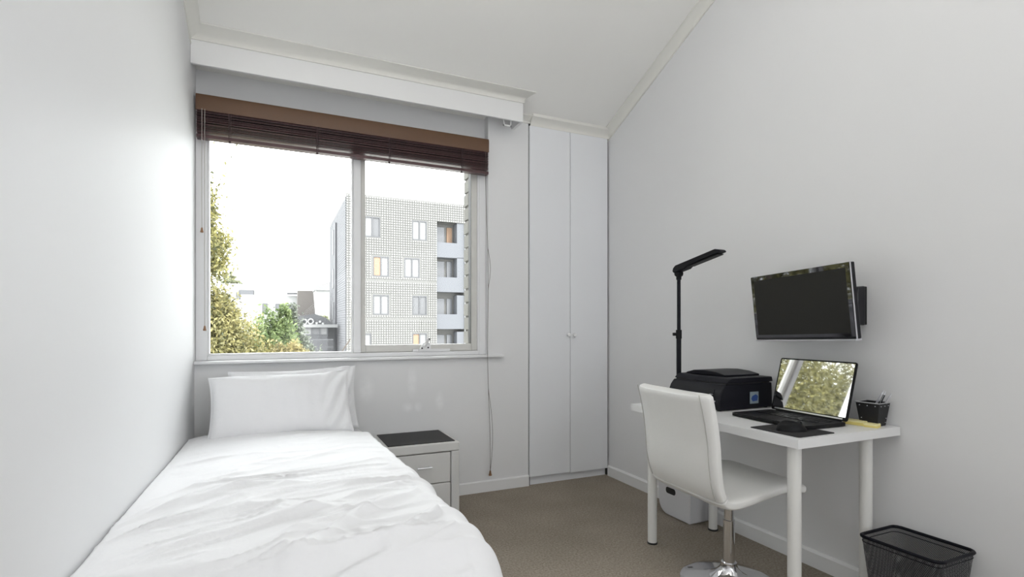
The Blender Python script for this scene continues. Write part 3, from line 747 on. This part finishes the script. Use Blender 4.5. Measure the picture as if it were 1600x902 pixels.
cup = thing('pen_cup', 'black square pen cup with studs and a silver rim at the desk end', 'pen cup', (2.322, 1.404, DZ))
cR = Matrix.Rotation(math.radians(6), 4, 'Z')
CH_ = .098
def cupmesh(w0, w1, z0, z1, t, n=1):
    vs = []; 
    for (w, z) in ((w0, z0), (w1, z1), (w1-t, z1), (w0-t, z0+t)):
        for sx, sy in ((-1, -1), (1, -1), (1, 1), (-1, 1)): vs.append(cR @ Vector((sx*w, sy*w, z)))
    fs = [(0, 1, 2, 3)[::-1]]
    for j in range(3):
        for k in range(4): fs.append((j*4+k, j*4+(k+1) % 4, (j+1)*4+(k+1) % 4, (j+1)*4+k))
    fs.append((12, 13, 14, 15)); return MB().add(vs, fs)
cupmesh(.034, .046, .0005, CH_, .003).build('holder', 'cup', cup, world=False, bevel=.001)
rm = MB(); c4 = [cR @ Vector((sx*.0465, sy*.0465, CH_+.0005)) for sx, sy in ((-1, -1), (1, -1), (1, 1), (-1, 1), (-1, -1))]
for k in range(4): rm.tube([c4[k], c4[k+1]], .0022, 8)
rm.build('rim', 'rim_silver', cup, world=False)
for sx, sy in ((-1, 0), (0, -1)):
    for t in (-.032, 0.0, .032):
        for z, w in ((.086, .0448), (.014, .0358), (.032, .038)):
            if (z < .08 and t == 0.0) or (z == .032 and t < 0): continue
            tt = t*(w/.0448)*.95
            p = cR @ (Vector((-w-.0012, tt, z)) if sx else Vector((tt, -w-.0012, z)))
            MB().lathe([(.0023, -.001), (.0017, .0015)], 8, p).build('stud', 'silver', cup, world=False)
def pen(label, p0, p1, mat, r=.0042):
    o = thing('pen', label, 'pen', p0, (0, 0, 0), group='pens standing in the pen cup')
    p0 = Vector(p0); d = Vector(p1)-p0
    MB().tube([(0, 0, 0), d*.06, d*.9], [.0012, r, r], 10).build('barrel', mat, o, world=False)
    MB().tube([d*.9, d*.93, d*1.0], [r*.9, r*.55, r*.5], 10).build('clicker', 'silver', o, world=False)
    MB().tube([d*.64+Vector((-.0055, -.002, 0)), d*.88+Vector((-.0055, -.002, 0)), d*.9], .0009, 6).build('clip', 'silver', o, world=False)
pen('silver ballpoint pen leaning right, nearest the laptop in the pen cup', (2.302, 1.424, DZ+.006), (2.335, 1.367, DZ+.150), 'silver')
pen('dark ballpoint pen in the middle of the pen cup', (2.315, 1.410, DZ+.006), (2.343, 1.364, DZ+.145), 'satin_black')
pen('silver ballpoint pen leaning furthest right in the pen cup', (2.325, 1.402, DZ+.006), (2.350, 1.346, DZ+.138), 'silver')
def notes(label, c, sx, sy, h, rot, n, gap):
    o = thing('sticky_note_pad', label, 'sticky notes', (c[0], c[1], DZ), (0, 0, rot), group='yellow note pads on the desk')
    for k in range(n):
        z0 = .0004+k*(h/n); dx = random.uniform(-.0012, .0012)
        MB().box(-sx/2+dx, sx/2+dx, -sy/2, sy/2, z0, z0+h/n-.0003).build('note_block', 'yellow' if k < n-1 else 'yellow_pale', o, world=False, bevel=.0006)
notes('longer yellow sticky note pad in front of the pen cup', (2.270, 1.442), .050, .080, .019, math.radians(12), 3, 0)
notes('shorter yellow sticky note pad right against the pen cup', (2.272, 1.376), .045, .048, .015, math.radians(14), 2, 0)

# ------------------------------------------------------------------ white storage tub under the desk
tubo = thing('storage_tub', 'white plastic storage tub with a handle hole under the desk', 'storage tub', (2.29, 2.5, 0))
def tub():
    m = MB(); x0, x1, y0, y1, zt = 2.212, 2.350, 2.362, 2.640, .235
    # profile in (y,z) with a big rounded lower far corner, hole for the hand
    prof = [(y0+.012, .004), (y0+.004, .012), (y0, zt)]
    far = [(y1+.012, zt)]+[(y1-.075+.078*math.cos(a), .085+.081*math.sin(a)) for a in np.linspace(0, -PI/2, 9)]
    poly = prof+far
    return poly, x0, x1, y0, y1, zt
poly, x0, x1, y0, y1, zt = tub()
tb_ = MB().prism(poly, x0, x1, 'x').build('tub_body', 'white_plastic', tubo, bevel=.008, seg=3)
MB().prism([(y, z) for y, z in roundrect(2.490, 2.575, .138, .176, .016)], x0-.0012, x0-.0002, 'x').build('handle_hole', 'rubber', tubo)
tr_ = MB(); tr_.box(x0-.006, x1+.004, y0-.006, y1+.018, zt+.0002, zt+.010); tr_.build('lid_rim', 'white_plastic', tubo, bevel=.003)
MB().lathe([(.010, 0), (.010, .0035)], 10, (x0+.03, y0+.04, 0)).build('foot', 'white_plastic', tubo)

# ------------------------------------------------------------------ wire mesh waste bin
BXc, BYc = 2.252, 1.203
wbn = thing('waste_bin', 'black wire mesh rectangular waste bin beside the desk', 'waste bin', (BXc, BYc, 0))
def binpos(p, z, zt=.330):
    # p in 0..1 around the perimeter of a rounded rectangle
    t = z/zt; hx = .088+.032*t; hy = .112+.030*t; r = .028
    segs = [2*(hx-r), PI/2*r, 2*(hy-r), PI/2*r]*2; tot = sum(segs); s = (p % 1)*tot
    dirs = [((-hx+r, -hy), (1, 0)), ((hx, -hy+r), (0, 1)), ((hx-r, hy), (-1, 0)), ((-hx, hy-r), (0, -1))]
    cs = [(hx-r, -hy+r, -PI/2), (hx-r, hy-r, 0), (-hx+r, hy-r, PI/2), (-hx+r, -hy+r, PI)]
    for i in range(8):
        if s <= segs[i] or i == 7:
            if i % 2 == 0:
                o_, d_ = dirs[i//2]; return Vector((o_[0]+d_[0]*s, o_[1]+d_[1]*s, z))
            c_ = cs[i//2]; a_ = c_[2]+s/r; return Vector((c_[0]+r*math.cos(a_), c_[1]+r*math.sin(a_), z))
        s -= segs[i]
wm = MB(); NS = 190; zt = .330
for k in range(NS):
    for sg in (1, -1):
        nseg = 14; L_ = []
        for j in range(nseg+1):
            t = j/nseg; p = k/NS+sg*t*.17
            for e in (-.5, .5): L_.append(binpos(p+e*.0011*1.75, .006+t*(zt-.010)))
        wm.add(L_, [(2*j, 2*j+1, 2*j+3, 2*j+2) for j in range(nseg)])
wmo = wm.build('wire_mesh', 'mesh_black', wbn, world=False, angle=180); wmo['kind'] = 'stuff'
MB().tube([binpos(k/72, zt) for k in range(73)], .0065, 10).build('rim', 'satin_black', wbn, world=False)
MB().tube([binpos(k/72, zt-.020) for k in range(73)], .0018, 6).build('rim_wire', 'satin_black', wbn, world=False)
MB().add([binpos(k/48, .004)*1.0 for k in range(48)]+[binpos(k/48, .001) for k in range(48)], [tuple(range(48)), tuple(range(48, 96))[::-1]]+[(k, (k+1) % 48, 48+(k+1) % 48, 48+k) for k in range(48)]).build('bottom', 'satin_black', wbn, world=False)

# ------------------------------------------------------------------ added disc for the overhead fill lights, out of view
cla = thing('overhead_fill_lamp', 'round white disc added for the fill lights above the camera, out of view', 'lamp', (FILL_POS[0], FILL_POS[1], 2.83))
MB().lathe([(.5, 0), (.5, .03)], 40, (0, 0, 0)).build('fill_disc', 'gloss_white', cla, world=False)
MB().tube([(0, 0, .03), (0, 0, zc(FILL_POS[1])-2.8301)], .008, 8).build('suspension_rod', 'steel', cla, world=False)

# ================================================================== outside
GZ = -6.0
structure(box('ground', (-60, 70, 4.2, 130, GZ-.5, GZ), 'lawn'), 'garden ground far below the window', 'ground')

# ---- apartment block
apt = thing('apartment_building', 'pale apartment building with grey balconies, faced with small square blocks', 'building', (9, 44, GZ))
AX0, AX1, AY, AD = 4.48, 15.5, 38.0, 50.4
AT = 10.55
BX_0, BX_1 = 11.0, 13.2        # balcony bay
rowsz = [(7.58, 9.03), (4.80, 6.24), (2.06, 3.48), (-.72, .72), (-3.5, -2.06)]
wins = []
for (z0, z1), xs in zip(rowsz, [((5.72, 6.82), (9.12, 10.23)), ((6.31, 7.44), (8.55, 9.69)), ((6.31, 7.44), (9.14, 10.23)), ((5.10, 6.20), (9.14, 10.23)), ((6.31, 7.44), (8.55, 9.69))]):
    for x in xs: wins.append((x[0], x[1], z0, z1))
wl = MB()
wl.box(AX0+.06, BX_0, AY+.35, AD, GZ, AT-.02)          # main mass behind the facade skin
wl.box(BX_0, BX_1, AY+1.1, AD, GZ, AT-.02)
wl.box(BX_1, AX1, AY+.35, AD, GZ, AT-.02)
wl.box(BX_0, BX_1, AY+.1, AY+1.1, 9.10, AT-.02)
wl.build('main_wall', 'block_base', apt)
# facade skin with window openings (cells between windows)
sk = MB()
def cell_ok(x, z, m=.0):
    for (a, b, c, d) in wins:
        if a-m < x < b+m and c-m < z < d+m: return False
    if BX_0 < x < BX_1 and z < 9.10: return False
    return True
xs = sorted(set([AX0, BX_0, BX_1, AX1]+[w_[0] for w_ in wins]+[w_[1] for w_ in wins]))
zs = sorted(set([GZ, 9.10, AT]+[w_[2] for w_ in wins]+[w_[3] for w_ in wins]))
for i in range(len(xs)-1):
    for j in range(len(zs)-1):
        if cell_ok((xs[i]+xs[i+1])/2, (zs[j]+zs[j+1])/2): sk.box(xs[i], xs[i+1], AY+.06, AY+.34, zs[j], zs[j+1])
sk.build('wall_skin', 'block_base', apt)
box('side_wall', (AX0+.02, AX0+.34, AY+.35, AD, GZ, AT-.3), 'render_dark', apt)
gb = MB(); P = .172; g = .115
z = -2.4; 
while z < AT-.05:
    x = AX0+.02
    while x < AX1:
        if cell_ok(x+g/2, z+g/2, .06) and abs(((z+.72+.35) % 2.77)) > .10:
            gb.box(x, x+g, AY, AY+.06, z, z+g)
        x += P
    z += P
o = gb.build('face_block', 'block', apt); o['kind'] = 'stuff'
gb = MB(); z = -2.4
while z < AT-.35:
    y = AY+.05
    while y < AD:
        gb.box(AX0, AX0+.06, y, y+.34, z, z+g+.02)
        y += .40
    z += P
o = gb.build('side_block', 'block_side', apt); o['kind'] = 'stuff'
# windows
for i, (a, b, c, d) in enumerate(wins):
    f = MB(); t = .07; y = AY+.05
    for q in ((a, b, c, c+t), (a, b, d-t, d), (a, a+t, c+t, d-t), (b-t, b, c+t, d-t), ((a+b)/2-.04, (a+b)/2+.04, c+t, d-t)): f.box(q[0], q[1], y, y+.15, q[2], q[3])
    fo = f.build('window', 'win_frame', apt)
    lm_ = 'curtain_orange' if i in (2, 7) else ('curtain_grey' if i in (5,) else 'curtain')
    rm_ = 'curtain_grey' if i in (5, 0) else 'curtain'
    box('pane', (a+t, (a+b)/2-.04, y+.06, y+.08, c+t, d-t), lm_, fo)
    box('pane', ((a+b)/2+.04, b-t, y+.06, y+.08, c+t, d-t), rm_, fo)
# balconies
for k, (z0, z1) in enumerate(((7.56, 9.09), (4.95, 6.45), (2.15, 3.58), (-.6, .80), (-3.4, -2.0))):
    bo = box('balcony', (BX_0+.01, BX_1-.01, AY+.12, AY+.28, z0-1.12, z0), 'render_grey', apt)
    box('balcony_floor', (BX_0+.01, BX_1-.01, AY+.28, AY+1.08, z0-1.12, z0-.95), 'render_grey', bo)
    box('balcony_door', (BX_0+.10, BX_0+.85, AY+1.00, AY+1.08, z0-.9, z1-.22), 'dark_pane', bo)
    box('balcony_door', (BX_0+1.05, BX_1-.72, AY+1.00, AY+1.08, z0-.9, z1-.22), 'dark_pane' if k else 'curtain_orange', bo)
    box('balcony_pier', (BX_1-.60, BX_1-.01, AY+.12, AY+.99, z0, z1+.02), 'render_grey', bo)
wt = MB(); wt.box(BX_1, BX_1+.14, AY-.02, AY+.1, GZ, 9.1); wt.build('corner_trim', 'ornament', apt)
# side slits and downpipe
for (z0, z1) in ((7.35, 9.4), (4.5, 6.1), (1.85, 3.3), (-.8, .65)):
    box('slit_window', (AX0-.05, AX0+.02, 46.6, 47.3, z0, z1), 'win_frame', apt)
box('downpipe', (AX0-.14, AX0-.02, 44.2, 44.5, GZ, 9.6), 'win_frame', apt)

# ---- houses
hw = thing('white_house', 'low white rendered house with small dark windows beyond the trees', 'house', (-.3, 52, GZ))
box('main_wall', (-2.9, 2.0, 50, 56, GZ, 3.95), 'house_white', hw)
box('upper_storey', (-6.0, -1.6, 52, 58, GZ, 5.0), 'house_white', hw)
box('roof_slab', (.9, 1.76, 49.6, 50.4, 4.05, 4.2), 'house_grey', hw)
for (x0_, x1_, z0_, z1_) in ((-1.05, -.66, 2.3, 3.22), (-.02, .32, 2.55, 3.2), (1.0, 1.6, 1.6, 3.15), (-3.05, -2.72, 3.55, 4.15)):
    wf = box('window', (x0_, x1_, 49.94, 49.995, z0_, z1_), 'win_frame', hw); box('pane', (x0_+.05, x1_-.05, 49.92, 49.938, z0_+.05, z1_-.05), 'dark_pane', wf)
wf = box('window', (-2.95, -1.75, 51.9, 51.995, 3.98, 4.45), 'win_frame', hw); box('pane', (-2.9, -1.8, 51.88, 51.898, 4.02, 4.4), 'dark_pane', wf)
ht = thing('tan_house', 'tan clad block with a leaning right edge between white house and apartments', 'house', (2.3, 49, GZ))
MB().prism([(1.69, GZ), (3.3, GZ), (3.12, 2.1), (2.95, 4.1), (2.86, 4.32), (1.69, 4.30)], 48, 49.5, 'y').build('main_wall', 'house_tan', ht)
MB().prism([(.75, GZ), (4.4, GZ), (4.4, 1.55), (3.9, 1.95), (3.0, 2.3), (1.69, 2.08), (.75, 2.05)], 47, 47.9, 'y').build('low_wall', 'house_grey', ht)
om = MB(); ovalring(om, 2.18, 46.9, 1.62, .20, .07); om.build('ring_ornament', 'ornament', ht)
om = MB(); ovalring(om, 2.68, 46.9, 1.65, .20, .07); om.build('ring_ornament', 'ornament', ht)
for x, z in ((3.05, 1.42), (3.32, 1.55), (3.55, 1.38)): box('square_ornament', (x, x+.17, 46.85, 46.98, z, z+.17), 'ornament', ht)
hp_ = thing('garden_pavilion', 'flat-roofed glazed pavilion with dark windows behind a railing', 'pavilion', (2.7, 43, GZ))
box('roof', (1.62, 4.3, 41.8, 46, 1.15, 1.38), 'roof_grey', hp_)
box('rear_wall', (1.75, 4.3, 44, 44.2, GZ, 1.14), 'house_grey', hp_)
for x in (1.72, 2.42, 3.0, 3.52): box('post', (x, x+.09, 42, 42.12, GZ, 1.1495), 'win_frame', hp_)
for a, b, m2_ in ((1.82, 2.41, 'curtain'), (2.52, 2.99, 'curtain_grey'), (3.1, 3.51, 'curtain')):
    box('pane', (a, b, 42.05, 42.08, .62, 1.13), m2_, hp_); box('lower_pane', (a, b, 42.05, 42.08, GZ, .6), 'win_frame', hp_)
rl = thing('garden_railing', 'grey upright garden railing in front of the pavilion', 'railing', (2.5, 38, GZ))
for z in (.30, -.22): box('rail', (1.3, 3.62, 37.98, 38.02, z, z+.045), 'win_frame', rl)
bal = None
for k in range(24):
    x = 1.35+k*.097
    if bal is None: bal = MB().box(-.010, .010, -.01, .01, 0, 6.3).build('baluster', 'win_frame', rl, world=False); q = bal
    else: q = bal.copy(); COL.objects.link(q); q.parent = rl
    q.location = (x-2.5, -.04, 0)
hg = thing('gabled_house', 'pale distant gabled house just left of the apartment building', 'house', (6, 71, GZ))
MB().prism([(4.6, GZ), (8, GZ), (8, 5.8), (4.6, 5.8)], 70, 75, 'y').build('main_wall', 'house_white', hg)
MB().prism([(4.4, 5.8), (8.2, 5.8), (8.2, 7.2), (6.4, 6.95), (4.55, 6.3)], 69.7, 75, 'y').build('roof', 'roof_grey', hg)

# ---- trees
rng = np.random.default_rng(5)
def foliage(blobs, size, parent, mat, droop=0.0):
    V = []; T_ = []
    for (cx, cy, cz, rx, ry, rz, n) in blobs:
        # points gathered in clumps near the ellipsoid's surface
        nc = max(6, n//45)
        d = rng.normal(size=(nc, 3)); d /= np.linalg.norm(d, axis=1)[:, None]
        rad = rng.uniform(.35, 1.0, nc)**.6
        cc = d*rad[:, None]
        ci = rng.integers(0, nc, n)
        pts = cc[ci]+rng.normal(size=(n, 3))*.11
        ctint = rng.uniform(0, 1, nc)[ci]
        pts = pts*np.array([rx, ry, rz])+np.array([cx, cy, cz])
        a = rng.normal(size=(n, 3)); a /= np.linalg.norm(a, axis=1)[:, None]
        b = rng.normal(size=(n, 3)); b -= (b*a).sum(1)[:, None]*a; b /= np.linalg.norm(b, axis=1)[:, None]
        s = size*rng.uniform(.6, 1.3, n)[:, None]
        q = np.stack([pts-a*s, pts-b*s*.45, pts+a*s, pts+b*s*.45], 1)
        V.append(q.reshape(-1, 3)); T_.append(np.clip(.55*ctint+rng.uniform(-.1, .6, n), 0, 1))
    V = np.concatenate(V); T_ = np.concatenate(T_); n = len(T_)
    off = np.array(parent.location); V = V-off
    me = bpy.data.meshes.new('foliage')
    me.vertices.add(4*n); me.vertices.foreach_set('co', V.astype(np.float32).ravel())
    me.loops.add(4*n); me.loops.foreach_set('vertex_index', np.arange(4*n, dtype=np.int32))
    me.polygons.add(n); me.polygons.foreach_set('loop_start', np.arange(0, 4*n, 4, dtype=np.int32)); me.polygons.foreach_set('loop_total', np.full(n, 4, dtype=np.int32))
    at = me.attributes.new('tint', 'FLOAT', 'FACE'); at.data.foreach_set('value', T_.astype(np.float32))
    me.update(); me.validate(); me.materials.append(M[mat])
    o = bpy.data.objects.new('foliage', me); COL.objects.link(o); o.parent = parent; o['kind'] = 'stuff'
    return o
def tree(name, label, cat, base, h, r, blobs, size, mat, branches=5, group=None):
    t = thing(name, label, cat, (base[0], base[1], GZ), group=group)
    m = MB(); top = Vector((base[0], base[1], GZ+h))
    m.tube([(base[0], base[1], GZ), (base[0]+.1, base[1], GZ+h*.5), tuple(top)], [r, r*.7, r*.2], 8)
    for k in range(branches):
        a = random.uniform(0, 2*PI); z = h*random.uniform(.35, .8); l = h*.28
        m.tube([(base[0], base[1], GZ+z), (base[0]+math.cos(a)*l*.6, base[1]+math.sin(a)*l*.6, GZ+z+l*.5), (base[0]+math.cos(a)*l, base[1]+math.sin(a)*l, GZ+z+l)], [r*.35, r*.2, r*.06], 6)
    m.build('trunk', 'bark', t)
    foliage(blobs, size, t, mat)
    return t
tree('garden_tree', 'tall yellow-green tree showing at the left edge of the window', 'tree', (-3.6, 9.3), 8.6, .18,
     [(-3.6, 9.2, 3.0, 2.5, 1.6, 2.9, 95000), (-1.50, 9.0, 2.35, .82, .7, .60, 26000), (-1.25, 9.0, 2.90, .45, .5, .62, 9000), (-1.75, 9.0, 1.95, .98, .7, .42, 15000), (-5.4, 8.0, 2.5, 2.0, 1.5, 2.4, 48000), (-4.2, 7.4, 1.6, 1.8, 1.1, 1.6, 22000)], .036, 'leaf_tree')
ft = tree('flowering_tree', 'wide leafy tree with purple blossom left of the window, seen mirrored in the laptop screen', 'tree', (-8.2, 8.4), 8.8, .2,
     [(-7.6, 8.0, 3.3, 2.5, 1.8, 3.5, 70000), (-9.6, 6.6, 2.6, 2.2, 1.8, 2.9, 30000)], .042, 'leaf_tree')
_f = foliage([(-6.9, 7.2, 3.2, .7, .6, .5, 900), (-5.4, 6.6, 2.9, .5, .4, .4, 600), (-8.3, 6.6, 3.6, .6, .5, .5, 800)], .05, ft, 'blossom'); _f.name = 'blossom'
tree('garden_shrub', 'large yellow-green bush filling the lower left of the window', 'shrub', (-1.2, 9.2), 6.6, .10,
     [(-.78, 9.2, .95, .30, .4, .74, 7000), (-1.55, 9.2, .45, 1.15, .8, 1.32, 26000), (-.95, 9.3, .40, .60, .6, 1.32, 15000), (-.70, 9.4, .10, .60, .6, 1.32, 15000), (-.36, 9.5, -.25, .50, .5, 1.30, 12000)], .032, 'leaf_yellow')
tree('garden_shrub', 'fresh green shrub in the middle of the left pane', 'shrub', (-.2, 13.5), 6.8, .09,
     [(-.18, 13.8, .25, .50, .5, 1.28, 7000), (.12, 13.8, .3, .40, .4, 1.25, 6000), (.18, 13.8, 1.35, .15, .2, .45, 900)], .050, 'leaf_green')
tree('conifer', 'grey-green conifer standing right of the fresh green shrub', 'tree', (.50, 15.2), 7.3, .09,
     [(.42, 15.2, .6, .28, .3, 1.15, 4000), (.50, 15.2, .2, .46, .4, .95, 4000), (.90, 15.6, .05, .28, .3, .70, 1600)], .050, 'leaf_dark')
tree('garden_hedge', 'low pale yellow hedge along the bottom of the left pane', 'hedge', (.1, 10.2), 6.2, .06,
     [(-.1, 10.1, .38, .45, .3, .50, 7000), (.25, 10.2, .42, .34, .3, .48, 6000), (.05, 10.0, .1, .7, .35, .62, 7000), (.50, 10.4, .42, .18, .3, .34, 1800)], .032, 'leaf_hedge', 3)
tree('far_tree', 'hazy pale green tree far behind the white house', 'tree', (-4.0, 60), 11.5, .3,
     [(-4.4, 60, 6.0, .9, .8, .75, 1300), (-3.5, 60, 5.65, .65, .7, .35, 700)], .14, 'leaf_far', 3)
tree('far_tree', 'hazy tree far behind the low grey wall by the apartments', 'tree', (4.9, 62), 7.6, .3,
     [(4.4, 62, 1.6, 1.2, .8, 1.0, 1200)], .15, 'leaf_far', 3)
